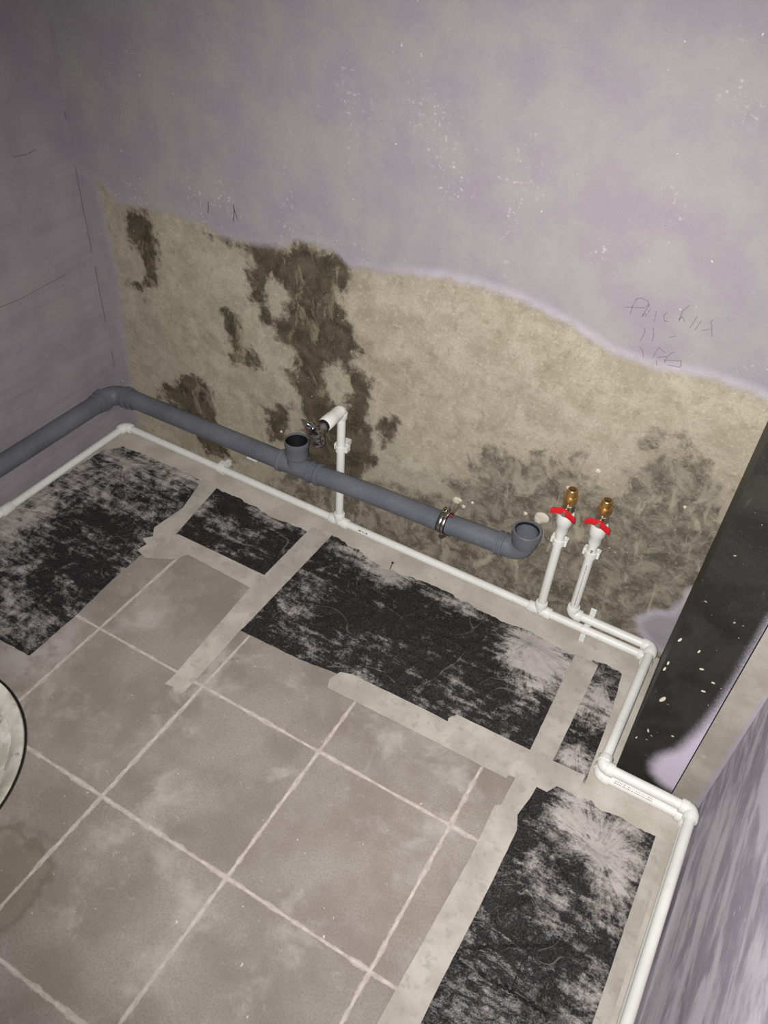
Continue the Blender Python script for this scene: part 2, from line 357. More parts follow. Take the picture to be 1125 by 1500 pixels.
# ------------------------------------------------------------------ floor and tiles
XR = 1.442; YF = -1.9; ZT = 1.95
fl_ = MB().box((-.08, YF, -.08), (XR + .08, .08, -.0012)).build('floor', 'concrete'); tag(fl_, 'dusty grey screed floor laid with taupe tiles', None, None, 'structure')
TX, TY, Q = .638, -.4946, .2397
X0T, X1T, Y1T = .16, 1.19, -.20
MB().prism([(X0T, YF + .02), (X1T, YF + .02), (X1T, Y1T), (X0T, Y1T)], -.0012, -.0005).build('joint_bed', 'grout', fl_)
J = .0028
for i in range(-3, 4):
    for j in range(-2, 7):
        x0, x1 = TX + i * Q + J / 2, TX + (i + 1) * Q - J / 2; y1, y0 = TY - j * Q - J / 2, TY - (j + 1) * Q + J / 2
        x0, x1, y0, y1 = max(x0, X0T), min(x1, X1T), max(y0, YF + .02), min(y1, Y1T)
        if x1 - x0 < .02 or y1 - y0 < .02: continue
        m = MB(); N = 13
        def rnd(k, L): return [0, .0016] + [.0016 + (L - .0032) * q / (k - 1) for q in range(1, k - 1)] + [L - .0016, L]
        us = [x0, x0 + .001, x0 + .004, x0 + .009, x0 + .018, (x0 + x1) / 2, x1 - .018, x1 - .009, x1 - .004, x1 - .001, x1] if x1 - x0 > .04 else [x0, x0 + .001, (x0 + x1) / 2, x1 - .001, x1]
        vs = [y0, y0 + .001, y0 + .004, y0 + .009, y0 + .018, (y0 + y1) / 2, y1 - .018, y1 - .009, y1 - .004, y1 - .001, y1] if y1 - y0 > .04 else [y0, y0 + .001, (y0 + y1) / 2, y1 - .001, y1]
        tz = random.uniform(-.0002, .0001)
        def top(u, v):
            e = min(u - x0, x1 - u, v - y0, y1 - v); return V(u, v, tz - (.0012 if e < 1e-6 else 0))
        m, P = gridface(us, vs, top)
        m.at['edge'] = np.minimum(np.minimum(P[:, 0] - x0, x1 - P[:, 0]), np.minimum(P[:, 1] - y0, y1 - P[:, 1]))
        m.build('tile', 'tile', fl_)

# ------------------------------------------------------------------ back wall
PAINT = [(-.05, .62), (.047, .589), (.053, .541), (.061, .394), (.046, .18), (.044, .058), (.05, -.03), (-.05, -.05)]
EDGE = [(.047, .589), (.076, .566), (.100, .553), (.169, .563), (.23, .568), (.306, .565), (.351, .552), (.43, .56), (.486, .573), (.5, .589), (.545, .594), (.583, .59), (.61, .573), (.676, .58), (.786, .603), (.85, .606), (.914, .605), (.994, .591), (1.075, .566), (1.137, .565), (1.213, .576), (1.271, .574), (1.296, .569), (1.6, .565)]
DAMP = [[(.304, .551), (.378, .534), (.398, .527), (.4, .45), (.425, .422), (.465, .377), (.49, .365), (.491, .313), (.508, .242), (.499, .135), (.531, .095), (.64, .09), (.682, .164), (.671, .263), (.659, .321), (.668, .366), (.63, .39), (.634, .447), (.601, .501), (.614, .575), (.591, .60), (.5, .595), (.486, .578), (.351, .558)],
        [(.31, .417), (.348, .416), (.369, .401), (.385, .35), (.412, .312), (.389, .289), (.346, .288), (.335, .366)],
        [(.096, .553), (.177, .568), (.184, .48), (.173, .415), (.139, .394), (.133, .448), (.106, .49)],
        [(.082, .4), (.114, .394), (.108, .38), (.082, .382)], [(.117, .374), (.136, .364), (.123, .343)],
        [(.114, .117), (.159, .174), (.226, .23), (.256, .211), (.285, .19), (.292, .102), (.338, .027), (.24, .012), (.193, .115)],
        [(.412, .209), (.46, .243), (.483, .232), (.478, .144), (.426, .113)], [(.686, .294), (.724, .31), (.724, .225), (.685, .225)]]
LIGHT = [[(.568, .333), (.595, .37), (.621, .347), (.618, .302), (.58, .287)], [(.44, .49), (.475, .50), (.48, .44), (.45, .43)]]
GREY = [(.40, .03), (.432, .06), (.556, .10), (.67, .158), (.763, .149), (.836, .18), (.867, .242), (.909, .32), (.946, .312), (1.002, .321), (1.059, .37), (1.089, .326), (1.123, .326), (1.149, .372), (1.169, .456), (1.21, .459), (1.261, .428), (1.35, .406), (1.35, -.2), (.4, -.2)]
PATCH = [(1.236, .073), (1.262, .112), (1.288, .122), (1.304, .194), (1.34, .22), (1.34, .0), (1.275, .025), (1.25, .045)]
us = list(np.arange(-.02, XR + .021, .006)); vs = list(np.arange(-.02, .76, .006)) + [.8, .95, 1.2, 1.5, ZT]
m, P = gridface(us, vs, lambda u, v: V(u, 0, v))
ed = np.interp(P[:, 0], [e[0] for e in EDGE], [e[1] for e in EDGE])
pa = np.clip(P[:, 1] - ed, -.3, .3); pa = np.maximum(pa, np.clip(sdf(P, PAINT), -.3, .3)); pa = np.maximum(pa, sdf(P, PATCH))
dp = np.full(len(P), -1.0)
for q in DAMP: dp = np.maximum(dp, sdf(P, q))
for q in LIGHT: dp = np.minimum(dp, -sdf(P, q))
m.at['paint'] = pa; m.at['damp'] = np.clip(dp, -.2, .05); m.at['grey'] = np.clip(sdf(P, GREY), -.3, .1)
wb = m.build('wall_back', 'back'); tag(wb, 'lilac wall with a bare stained plaster band above the pipes', None, None, 'structure')
MB().box((-.08, .002, -.08), (XR + .08, .08, ZT)).build('wall_core', 'concrete', wb)
# pale plaster splats stuck on the wall
for (x, z), r in [((.862, .174), .0078), ((.868, .178), .0055), ((.879, .167), .0039), ((1.03, .214), .0125), ((1.024, .207), .009), ((.998, .209), .0039), ((.895, .185), .0033), ((.459, .168), .0032), ((1.247, .348), .003), ((1.10, .355), .005), ((1.06, .30), .0035), ((.94, .10), .003)]:
    m = MB(); n = 14; ring = []
    for rr, h in ((1.0, 0), (.85, .0016), (.45, .0026)):
        for k in range(n):
            a = 2 * math.pi * k / n; q = r * rr * (1 + .28 * noise.noise(V(x * 90 + math.cos(a) * 1.3, z * 90 + math.sin(a) * 1.3, 3)))
            ring.append(V(x + q * math.cos(a), -h - .0001, z + q * math.sin(a)))
    fs = [(b * n + k, b * n + n + k, b * n + n + (k + 1) % n, b * n + (k + 1) % n) for b in range(2) for k in range(n)] + [tuple(2 * n + k for k in range(n))]
    m.add(ring, fs).build('plaster_splat', 'splat', wb, True)
WRITE = [[(1.081, 0.635), (1.081, 0.648), (1.084, 0.66), (1.09, 0.663), (1.1, 0.661), (1.102, 0.656), (1.097, 0.65), (1.071, 0.643)], [(1.103, 0.657), (1.098, 0.638), (1.102, 0.644)], [(1.106, 0.651), (1.102, 0.638)], [(1.115, 0.651), (1.116, 0.634)], [(1.129, 0.654), (1.126, 0.647), (1.129, 0.64), (1.135, 0.64)], [(1.155, 0.672), (1.148, 0.66), (1.148, 0.645)], [(1.147, 0.648), (1.15, 0.653), (1.156, 0.647)], [(1.169, 0.66), (1.165, 0.641)], [(1.176, 0.655), (1.172, 0.64)], [(1.181, 0.642), (1.19, 0.647)], [(1.19, 0.662), (1.188, 0.655)], [(1.19, 0.655), (1.196, 0.638)], [(1.106, 0.621), (1.108, 0.615), (1.105, 0.6)], [(1.117, 0.625), (1.121, 0.614), (1.121, 0.605)], [(1.142, 0.618), (1.15, 0.623)], [(1.107, 0.591), (1.113, 0.585), (1.116, 0.577)], [(1.129, 0.581), (1.133, 0.599), (1.143, 0.594)], [(1.135, 0.583), (1.147, 0.589)], [(1.155, 0.599), (1.151, 0.595), (1.146, 0.582), (1.149, 0.578)], [(1.146, 0.582), (1.168, 0.589), (1.17, 0.582), (1.169, 0.579), (1.152, 0.577)], [(1.135, 0.578), (1.138, 0.571)]]
MARKS = [[(0.319, 0.611), (0.319, 0.603), (0.316, 0.59)], [(0.376, 0.62), (0.376, 0.609), (0.373, 0.59)], [(0.376, 0.612), (0.382, 0.596)]]
CRACK = [[(-0.132, 0.654), (-0.105, 0.651), (-0.083, 0.654)], [(-0.24, 0.411), (-0.193, 0.408), (-0.142, 0.41)], [(-0.138, 0.411), (-0.08, 0.412)]]
def strokes(name, lst, wd, fn, mat, parent):
    m = MB()
    for st in lst:
        for a, b in zip(st[:-1], st[1:]):
            a, b = Vector(a), Vector(b); d = (b - a).normalized(); nn = Vector((-d.y, d.x)) * wd / 2; a = a - d * wd * .3; b = b + d * wd * .3
            m.add([fn(*(a - nn)), fn(*(b - nn)), fn(*(b + nn)), fn(*(a + nn))], [(0, 1, 2, 3)])
    return m.build(name, mat, parent)
strokes('pencil_writing', WRITE, .0009, lambda x, z: V(x, -.0004, z), 'pencil', wb)['label'] = 'faint pencil handwriting on the lilac paint'
strokes('pencil_mark', MARKS, .0018, lambda x, z: V(x, -.0004, z), 'mark', wb)

# ------------------------------------------------------------------ left and right walls
wl = MB().box((-.08, YF, -.08), (0, .08, ZT)).build('wall_left', 'left'); tag(wl, 'lilac painted wall with trowel ridges and fine cracks', None, None, 'structure')
strokes('crack', CRACK, .0012, lambda y, z: V(.0004, y, z), 'crack', wl)
strokes('corner_crack', [[(-.0015, .70), (-.002, .685)], [(-.002, .60), (-.003, .53), (-.0022, .46), (-.0035, .43)], [(-.002, .40), (-.003, .35), (-.002, .27)], [(-.002, .20), (-.003, .16)]], .0016, lambda y, z: V(.0005, y, z), 'crack', wl)
us = list(np.arange(-1.9, .001, .03)); vs = list(np.arange(-.02, 1.96, .03))
wr = MB().box((XR, YF, -.08), (XR + .08, .08, ZT)).build('wall_right', 'right'); tag(wr, 'scraped purple-grey painted wall beside the white pipes', None, None, 'structure')

# ------------------------------------------------------------------ boxing in the corner
XB, YB, XE = 1.306, -.264, 1.397
bx = thing('pipe_boxing', (XB, 0, 0), 'dark coated boxing around the corner of the room, pale paint overspray at its foot', 'boxing')
us = list(np.arange(XB, XE + .001, .0065)); us[-1] = XE; vs = list(np.arange(-.001, .8, .008)) + [.9, 1.2, ZT]
m, P = gridface(us, vs, lambda u, v: V(u, YB, v))
SPR = [(1.42, .46), (1.400, .439), (1.3985, .30), (1.395, .235), (1.389, .18), (1.376, .115), (1.357, .082), (1.352, .055), (1.358, .034), (1.378, .018), (1.42, .01)]
m.at['spray'] = np.clip(sdf(P, SPR), -.2, .05)
m.build('front_panel', 'panel', bx)
us = list(np.arange(YB, .001, .012)); us[-1] = -.0005; vs = [-.001, .1, .3, .6, 1.2, ZT]
m, P = gridface(us, vs, lambda u, v: V(XB, u, v)); m.f = [q[::-1] for q in m.f]; m.at['spray'] = np.full(len(P), -.2)
m.build('side_panel', 'panel', bx)
us = list(np.arange(XE + .0022, XR + .001, .005)); us[-1] = XR - .0002; vs = list(np.arange(-.001, .7, .01)) + [.9, 1.2, ZT]
m, P = gridface(us, vs, lambda u, v: V(u, YB + .0015, v))
m.at['spray'] = np.clip(P[:, 0] - 1.434 - .012 * np.clip(P[:, 1] - .05, 0, .4), -.1, .05)
m.build('plaster_strip', 'strip', bx)
MB().box((XE, YB + .004, -.001), (XE + .0022, YB + .01, ZT)).build('edge_gap', 'dark', bx)
MB().box((XB + .004, YB + .006, 0), (XR - .001, -.001, ZT)).build('core', 'concrete', bx)
for (x, z, L, a) in [(1.325, .208, .014, 1.2), (1.306 + .004, .27, .008, 1.4), (1.311, .284, .007, 1.6), (1.312, .336, .008, 1.2), (1.315, .099, .005, 1.3), (1.326, .127, .007, 2.0), (1.368, .26, .006, .2), (1.374, .284, .005, .1), (1.353, .30, .006, .3), (1.36, .14, .004, .2), (1.34, .33, .006, 1.3)]:
    m = MB(); ring = []
    for k in range(10):
        t = 2 * math.pi * k / 10; u, v = L * .5 * math.cos(t), L * .2 * math.sin(t); ring.append(V(x + u * math.cos(a) - v * math.sin(a), YB - .0012, z + u * math.sin(a) + v * math.cos(a)))
    base = [p + V(0, .0012, 0) for p in ring]
    m.add(ring + base, [tuple(range(9, -1, -1))] + [(k, (k + 1) % 10, 10 + (k + 1) % 10, 10 + k) for k in range(10)]).build('plaster_splat', 'splat', bx)

# ------------------------------------------------------------------ white water pipes
RW, RF = .0083, .0108
ZV = .0457
def collar(m, p, d, L=.013, r=RF):
    p, d = Vector(p), Vector(d).normalized(); m.tube([p - d * .0005, p, p + d * (L - .001), p + d * L], [r * .9, r, r, r * .93], 20)
def elbow(parent, c, d0, d1, name='elbow', ext=.017):
    c, d0, d1 = Vector(c), Vector(d0).normalized(), Vector(d1).normalized(); b = .008
    m = MB(); m.tube([c + d0 * ext] + arc(c + d0 * b, c, c + d1 * b) + [c + d1 * ext], RF * .97, 20)
    collar(m, c + d0 * (ext - .010), d0, .012, RF * 1.07); collar(m, c + d1 * (ext - .010), d1, .012, RF * 1.07)
    return m.build(name, 'white', parent, True)
def tee(parent, c, d0, d1):
    c, d0, d1 = Vector(c), Vector(d0).normalized(), Vector(d1).normalized(); m = MB()
    m.tube([c - d0 * .021, c + d0 * .021], RF * .97, 20); m.tube([c, c + d1 * .02], RF * .97, 20)
    for d in (d0, -d0, d1): collar(m, c + d * .011, d, .012, RF * 1.07)
    return m.build('tee', 'white', parent, True)
def pipe(parent, a, b, name='pipe', r=RW): return MB().tube([a, b], r, 20).build(name, 'white', parent, True)
def printmarks(parent, a, b, ax, wd, lst, mat='ink', name='printed_marking', r=RW):
    a, b = Vector(a), Vector(b); d = (b - a).normalized(); n = Vector(ax).normalized(); t = d.cross(n); m = MB()
    for s0, s1, off in lst:
        q = []
        for sx, sy in ((s0, -.5), (s1, -.5), (s1, .5), (s0, .5)):
            w_ = off + sy * wd; hh = math.sqrt(max(r * r - w_ * w_, 0)) + .0003; q.append(a + d * sx + t * w_ + n * hh)
        m.add(q, [(0, 1, 2, 3)])
    return m.build(name, mat, parent)
YP, ZL, ZU, YQ, XL1 = -.0296, .0215, .0500, -.303, 1.286
XQ = 1.429
wp = thing('water_pipe', (.03, YP, 0), 'long white water pipe along the floor edge with two risers and a corner elbow', 'pipe')
pipe(wp, (.03, -1.5, ZL), (.03, YP, ZL)); elbow(wp, (.03, YP, ZL), (0, -1, 0), (1, 0, 0))
x1, x2 = .622, 1.0745
pipe(wp, (.03, YP, ZL), (x1, YP, ZL)); tee(wp, (x1, YP, ZL), (1, 0, 0), (0, 0, 1)); pipe(wp, (x1, YP, ZL), (x2, YP, ZL)); tee(wp, (x2, YP, ZL), (1, 0, 0), (0, 0, 1)); pipe(wp, (x2, YP, ZL), (XL1, YP, ZL))
elbow(wp, (XL1, YP, ZL), (-1, 0, 0), (0, -1, 0)); pipe(wp, (XL1, YP, ZL), (XL1, YQ, ZL)); elbow(wp, (XL1, YQ, ZL), (0, 1, 0), (1, 0, 0))
lp = pipe(wp, (XL1, YQ, ZL), (XQ, YQ, ZL)); elbow(wp, (XQ, YQ, ZL), (-1, 0, 0), (0, -1, 0)); pipe(wp, (XQ, YQ, ZL), (XQ, -1.5, ZL))
m = MB(); collar(m, (.03, -.39, ZL), (0, 1, 0), .028, RF * 1.05); m.build('coupling', 'white', wp, True)
TT = .305
pipe(wp, (x1, YP, ZL), (x1, YP, TT), 'riser'); r1 = pipe(wp, (x2, YP, ZL), (x2, YP, .25), 'riser')
elbow(wp, (x1, YP, TT), (0, 0, -1), (0, -1, 0))
MB().lathe((x1, YP - .012, TT), (0, -1, 0), [(0, 0), (.0125, 0), (.0128, .02), (.0135, .022), (.0135, .045), (.012, .047), (.008, .047), (0, .047)]).build('threaded_adaptor', 'white', wp, True)
ADP = [(0, 0), (.0108, 0), (.0112, .016), (.0142, .021), (.0146, .040), (.0136, .043), (.009, .043), (0, .043)]
MB().lathe((x2, YP, .228), (0, 0, 1), ADP).build('threaded_adaptor', 'white', wp, True)
random.seed(9)
printmarks(wp, (.672, YP, ZL), (.8, YP, ZL), (.1, -.7, .55), .0022, [(0, .006, 0), (.0085, .0105, 0), (.0125, .014, .0003), (.017, .0215, 0)])
lst = []; s_ = 0
while s_ < .062:
    L = random.choice([.0012, .0018, .003, .0008]); lst += [(s_, s_ + L, .0014), (s_ + .0005, s_ + L, -.0014)]; s_ += L + .0007
printmarks(wp, (XL1 + .024, YQ, ZL), (XQ, YQ, ZL), (0, -.55, .8), .0016, lst, 'inkred')
up = thing('water_pipe', (1.133, YP, 0), 'shorter white water pipe running above the other one and around the dark boxing', 'pipe')
x3 = 1.1335
r2 = pipe(up, (x3, YP, ZU), (x3, YP, .255), 'riser'); elbow(up, (x3, YP, ZU), (0, 0, 1), (1, 0, 0)); pipe(up, (x3, YP, ZU), (XL1, YP, ZU)); elbow(up, (XL1, YP, ZU), (-1, 0, 0), (0, -1, 0))
pipe(up, (XL1, YP, ZU), (XL1, YQ, ZV)); elbow(up, (XL1, YQ, ZV), (0, 1, 0), (1, 0, 0)); pipe(up, (XL1, YQ, ZV), (XQ, YQ, ZV)); elbow(up, (XQ, YQ, ZV), (-1, 0, 0), (0, -1, 0)); pipe(up, (XQ, YQ, ZV), (XQ, -1.5, ZV))
MB().lathe((x3, YP, .233), (0, 0, 1), ADP).build('threaded_adaptor', 'white', up, True)
lst = []; s_ = 0
while s_ < .105:
    L = random.choice([.0012, .002, .0035, .0008]); lst.append((s_, s_ + L, 0)); s_ += L + .0008
printmarks(up, (x3, YP, .078), (x3, YP, .3), (.12, -1, 0), .0016, lst, 'inkred')
printmarks(up, (x3, YP, .202), (x3, YP, .3), (.12, -1, 0), .004, [(0, .003, 0), (.005, .010, .0004), (.012, .014, 0), (.016, .0185, .0003)])

# pipe clips
def clip(p, axis, label, back):
    p = Vector(p); axis = Vector(axis); back = Vector(back); side = axis.cross(back)
    t = thing('pipe_clip', p + back * .016, label, 'pipe clip', 'white pipe clips')
    m = MB(); n = 18; vs = []
    for k in range(n + 1):
        a = math.radians(-35 + 250 * k / n); d = side * math.cos(a) - back * math.sin(a)
        for r, h in ((RW + .0002, -.006), (RW + .0024, -.006), (RW + .0024, .006), (RW + .0002, .006)): vs.append(p + d * r + axis * h)
    fs = [(k * 4 + i, k * 4 + (i + 1) % 4, k * 4 + 4 + (i + 1) % 4, k * 4 + 4 + i) for k in range(n) for i in range(4)] + [(3, 2, 1, 0), tuple(n * 4 + i for i in range(4))]
    m.add(vs, fs).build('jaw', 'white', t, True, angle=30)
    m = MB(); rot = Matrix((side, axis, back)).transposed().to_4x4(); rot.translation = p
    m.box((-.0125, -.0065, .0085), (.0125, .0065, .0125), .0008, rot); m.box((-.006, -.005, .0125), (.006, .005, max(.0136, abs(back.dot(V(0, 0, 0) - p)) - .0002)), 0, rot); m.build('base', 'white', t)
    for sx in (-1, 1): MB().box((sx * .0125 - .0022, -.0065, -.002), (sx * .0125 + .0022, .0065, .0115), .0006, rot).build('lug', 'white', t)
clip((x1, YP, .214), (0, 0, 1), 'white pipe clip on the riser below the chrome tap', (0, 1, 0))
clip((x2, YP, .204), (0, 0, 1), 'white pipe clip on the unprinted riser below its red valve', (0, 1, 0))
clip((x3, YP, .206), (0, 0, 1), 'white pipe clip on the printed riser below its red valve', (0, 1, 0))
clip((.312, YP, ZL), (1, 0, 0), 'white pipe clip on the floor pipe near the taped film gap', (0, 1, 0))
t = thing('pipe_strap', (1.168, 0, 0), 'white strap clip holding the two parallel pipes to the wall', 'pipe clip')
MB().box((1.163, -.0235, .050), (1.174, -.0205, .074), .0005).build('tongue', 'white', t)
m = MB(); m.tube([(1.163, YP, ZU), (1.174, YP, ZU)], RW + .0012, 20); m.build('saddle', 'white', t, True)
MB().tube([(1.161, YP, ZL), (1.171, YP, ZL)], RW + .0012, 20).build('saddle', 'white', t, True)
MB().box((1.161, -.0265, ZL + .007), (1.171, -.0235, ZU - .007)).build('web', 'white', t)
MB().box((1.161, -.0405, -.001), (1.171, -.002, .0125)).build('foot', 'white', t)

# red-handled valves
def valve(x, z, label):
    t = thing('ball_valve', (x, YP, z), label, 'valve', 'red valves on the risers'); y = YP
    MB().lathe((x, y, z), (0, 0, 1), [(0, 0), (.0085, 0), (.0085, .002), (.0105, .003), (.0115, .009), (.0105, .020), (.008, .022), (0, .022)], 8).build('body', 'steel', t)
    MB().lathe((x, y, z + .0135), (0, -1, 0), [(0, .006), (.0055, .006), (.0055, .016), (.0038, .017), (.0038, .021), (0, .021)], 12).build('stem', 'steel', t, True)
    yy = y - .0215; zc = z + .0165; m = MB()
    # butterfly handle: hub plate and two bent wings
    xs = [-.022, -.020, -.013, -.006, 0, .006, .013, .020, .022]
    hh = [.0046, .0058, .0052, .0060, .0072, .0060, .0052, .0058, .0046]; bend = [-.0075, -.0065, -.003, 0, 0, 0, -.003, -.0065, -.0075]
    drop = [.001, .001, .002, .001, 0, -.001, -.002, -.003, -.003]
    vs = []
    for a, h, b, d in zip(xs, hh, bend, drop):
        for sz, sy in ((-1, -1), (-.8, -1.25), (.8, -1.25), (1, -1), (1, 1), (-1, 1)): vs.append(V(x + a, yy + b + sy * .0017, zc + d + sz * h))
    k = len(xs); fs = [(i * 6 + j, i * 6 + (j + 1) % 6, i * 6 + 6 + (j + 1) % 6, i * 6 + 6 + j) for i in range(k - 1) for j in range(6)] + [tuple(range(5, -1, -1)), tuple((k - 1) * 6 + j for j in range(6))]
    m.add(vs, fs); h = m.build('handle', 'red', t, True, angle=35)
    MB().lathe((x, yy - .0018, zc), (0, -1, 0), [(0, .004), (.0042, .004), (.0042, 0), (.006, 0)], 6).build('screw_nut', 'steel', h)
    zb = z + .017
    b = MB().lathe((x, y, zb), (0, 0, 1), [(.0085, 0), (.0085, .010), (.0112, .0105), (.0118, .013), (.0118, .021), (.0108, .023), (.0098, .023), (.0095, .027), (.0085, .035), (.0078, .036), (.0066, .036), (.0064, .012), (0, .012)], 24).build('union', 'brass', t, True, angle=25)
    MB().lathe((x, y, zb + .0125), (0, 0, 1), [(.0066, .018), (.0062, .002), (0, .001)], 20).build('bore', 'dark', b, True)
    MB().lathe((x, y, zb + .0105), (0, 0, 1), [(.0115, 0), (.0125, .001), (.0125, .009), (.0115, .010)], 6).build('nut', 'brass', b)
valve(x2, .2714, 'red handled brass-topped valve on the riser nearest the grey pipe end')
valve(x3, .2764, 'red handled brass-topped valve on the riser nearest the dark boxing')

# chrome tap on the short riser
t = thing('angle_tap', (x1, YP - .06, TT), 'small chrome tap screwed into the white elbow on the wall', 'tap')
y0 = YP - .0593
MB().lathe((x1, y0, TT), (0, -1, 0), [(0, 0), (.0118, 0), (.0122, .003), (.0118, .006), (0, .006)]).build('washer', 'rubber', t, True)
MB().lathe((x1, y0 - .005, TT), (0, -1, 0), [(0, 0), (.0108, 0), (.0112, .007), (.0095, .010), (.0095, .018), (.0112, .021), (.0112, .030), (.007, .033), (0, .033)]).build('body', 'chrome', t, True)
MB().lathe((x1, y0 - .019, TT - .006), (0, 0, -1), [(0, 0), (.0085, 0), (.0085, .006), (.0108, .008), (.0112, .013), (.0100, .016), (.0112, .018), (.0112, .024), (.009, .026), (.0065, .026), (.006, .01), (0, .01)]).build('outlet', 'chrome', t, True)
h = MB().lathe((x1 - .004, y0 - .026, TT + .008), (-.6, -.35, .45), [(0, 0), (.0052, 0), (.0052, .006), (.0082, .007), (.0088, .013), (.0078, .016), (0, .017)]).build('handle', 'chrome', t, True)

# ------------------------------------------------------------------ grey drain pipe
RG, RS = .0196, .0238
YG = -.0585; XG = .050
dp_ = thing('drain_pipe', (.3, YG, .135), 'grey plastic drain pipe with elbow, upright tee branch and open end socket', 'pipe')
def zg(x): return float(np.interp(x, [.05, .30, .53, .73, .85, .95, 1.1], [.142, .146, .1495, .161, .1645, .171, .180]))
def gl(p, axis, prof, name, parent, mat='grey', seg=32): return MB().lathe(p, axis, prof, seg).build(name, mat, parent, True, angle=30)
MB().tube([(XG, -1.5, .152), (XG, -.08, .140)], RG, 28).build('pipe', 'grey', dp_, True)
e0 = MB(); e0.tube([(XG, -.108, .1405), (XG, -.095, .1405)] + arc((XG, YG - .032, .1405), (XG, YG, .1405), (XG + .032, YG, .1405), 7) + [(XG + .05, YG, .1405)], RG * 1.08, 28)
e0 = e0.build('corner_elbow', 'grey', dp_, True)
gl((XG, -.090, .1405), (0, -1, 0), [(RG, 0), (RS * 1.04, .001), (RS * 1.04, .011), (RG * 1.1, .012), (RG * 1.12, .026), (RG, .027)], 'collar', e0)
gl((XG + .032, YG, .1405), (1, 0, 0), [(RG, 0), (RS * 1.04, .001), (RS * 1.04, .011), (RG * 1.1, .012), (RG * 1.12, .026), (RG, .027)], 'collar', e0)
xs = list(np.linspace(.08, .50, 6)); MB().tube([(a, YG, zg(a)) for a in xs], RG, 28).build('pipe', 'grey', dp_, True)
xt = .5385; zt = zg(xt)
te = MB(); te.tube([(.497, YG, zg(.497)), (.595, YG, zg(.595))], RG * 1.06, 28); te = te.build('branch_tee', 'grey', dp_, True)
for xx, d in ((.497, 1), (.595, -1)):
    gl((xx, YG, zg(xx)), (d, 0, .04 * d), [(RG, -.001), (RS * .97, 0), (RS * .99, .006), (RG * 1.1, .008)], 'collar', te)
gl((.572, YG, zg(.572)), (1, 0, .04), [(RG, -.001), (RS * .97, 0), (RS * .97, .003), (RG * 1.1, .004)], 'collar', te)
ZTOP = .217
gl((xt, YG, zt), (0, 0, 1), [(RG * 1.04, 0), (RG * 1.04, .026), (RS * .98, .030), (RS * .98, .052), (RS * 1.02, .054), (RS * 1.02, ZTOP - zt - .002), (RS, ZTOP - zt), (RS * .95, ZTOP - zt), (RS * .93, ZTOP - zt - .004)], 'branch_socket', te)
gl((xt, YG, zt), (0, 0, 1), [(RS * .955, ZTOP - zt - .0008), (RS * .93, ZTOP - zt - .004), (RS * .86, .032), (RG * .9, .02), (0, .015)], 'socket_inside', te, 'dark')
xs = list(np.linspace(.57, .99, 7)); MB().tube([(a, YG, zg(a)) for a in xs], RG, 28).build('pipe', 'grey', dp_, True)
xe, ze = 1.0225, zg(1.0)
ee = MB(); ee.tube([(.980, YG, zg(.980)), (.993, YG, ze)] + arc((xe - .024, YG, ze), (xe, YG, ze), (xe, YG, ze + .024), 9) + [(xe, YG, ze + .034)], RG * 1.05, 28); ee = ee.build('end_elbow', 'grey', dp_, True)
gl((.974, YG, zg(.974)), (1, 0, .06), [(RG, 0), (RS * .97, .001), (RS * .97, .005), (RG * 1.1, .006), (RG * 1.1, .009), (RS * .97, .010), (RS * .97, .014), (RG, .016)], 'collar', ee)
ZS = .2275
hS = ZS - ze
gl((xe, YG, ze), (0, 0, 1), [(RG * 1.02, .018), (RS * .97, .024), (RS, hS - .016), (RS * 1.1, hS - .014), (RS * 1.1, hS - .001), (RS * 1.06, hS), (RS * .92, hS), (RS * .90, hS - .003)], 'end_socket', ee)
gl((xe, YG, ze), (0, 0, 1), [(RS * .93, hS - .0008), (RS * .84, hS - .002), (RS * .84, hS - .006), (RS * .91, hS - .0075)], 'rubber_seal', ee, 'rubber')
gl((xe, YG, ze), (0, 0, 1), [(RS * .90, hS - .004), (RS * .90, hS - .02), (RG * .92, hS - .022), (RG * .9, .02), (0, .004)], 'socket_inside', ee)
MB().box((.420, YG - .012, zg(.42) - RG - .0012), (.445, YG + .004, zg(.42) - RG + .001)).build('white_sticker', 'white', dp_)

# metal pipe clamp
xc = .868; zc = zg(xc)
t = thing('pipe_clamp', (xc, YG, zc), 'zinc pipe clamp with bolts around the grey drain pipe', 'clamp')
for dx in (-.0035, .0035):
    MB().lathe((xc + dx - .0032, YG, zc), (1, 0, .03), [(RG + .0014, 0), (RG + .0030, .0004), (RG + .0040, .0032), (RG + .0030, .006), (RG + .0014, .0064)], 32).build('band', 'steel', t, True)
MB().lathe((xc - .0085, YG, zc), (1, 0, .03), [(RG + .0009, 0), (RG + .0022, 0), (RG + .0022, .017), (RG + .0009, .017)], 32).build('rubber_liner', 'rubber', t, True)
for sz in (1, -1):
    MB().box((xc - .006, YG - .002, zc + sz * (RG + .008) - .007), (xc + .006, YG + .0005, zc + sz * (RG + .008) + .007)).build('lug', 'steel', t); MB().box((xc - .006, YG + .003, zc + sz * (RG + .008) - .007), (xc + .006, YG + .0055, zc + sz * (RG + .008) + .007)).build('lug', 'steel', t)
    MB().lathe((xc, YG - .010, zc + sz * (RG + .009)), (0, 1, 0), [(0, 0), (.005, 0), (.005, .004), (.0025, .0045), (.0025, .022), (0, .022)], 12).build('bolt', 'steel', t, True)
for dx, dz in ((.010, -RG - .004), (.011, RG + .002)):
    MB().lathe((xc + dx, YG, zc + dz), (1, .2, 0), [(0, -.004), (.0035, -.004), (.0045, 0), (.0035, .004), (0, .004)], 10).build('liner_end', 'rust', t, True)
MB().tube([(xc, YG + RG + .001, zc), (xc, -.0005, zc)], .004, 12).build('wall_stud', 'steel', t, True)

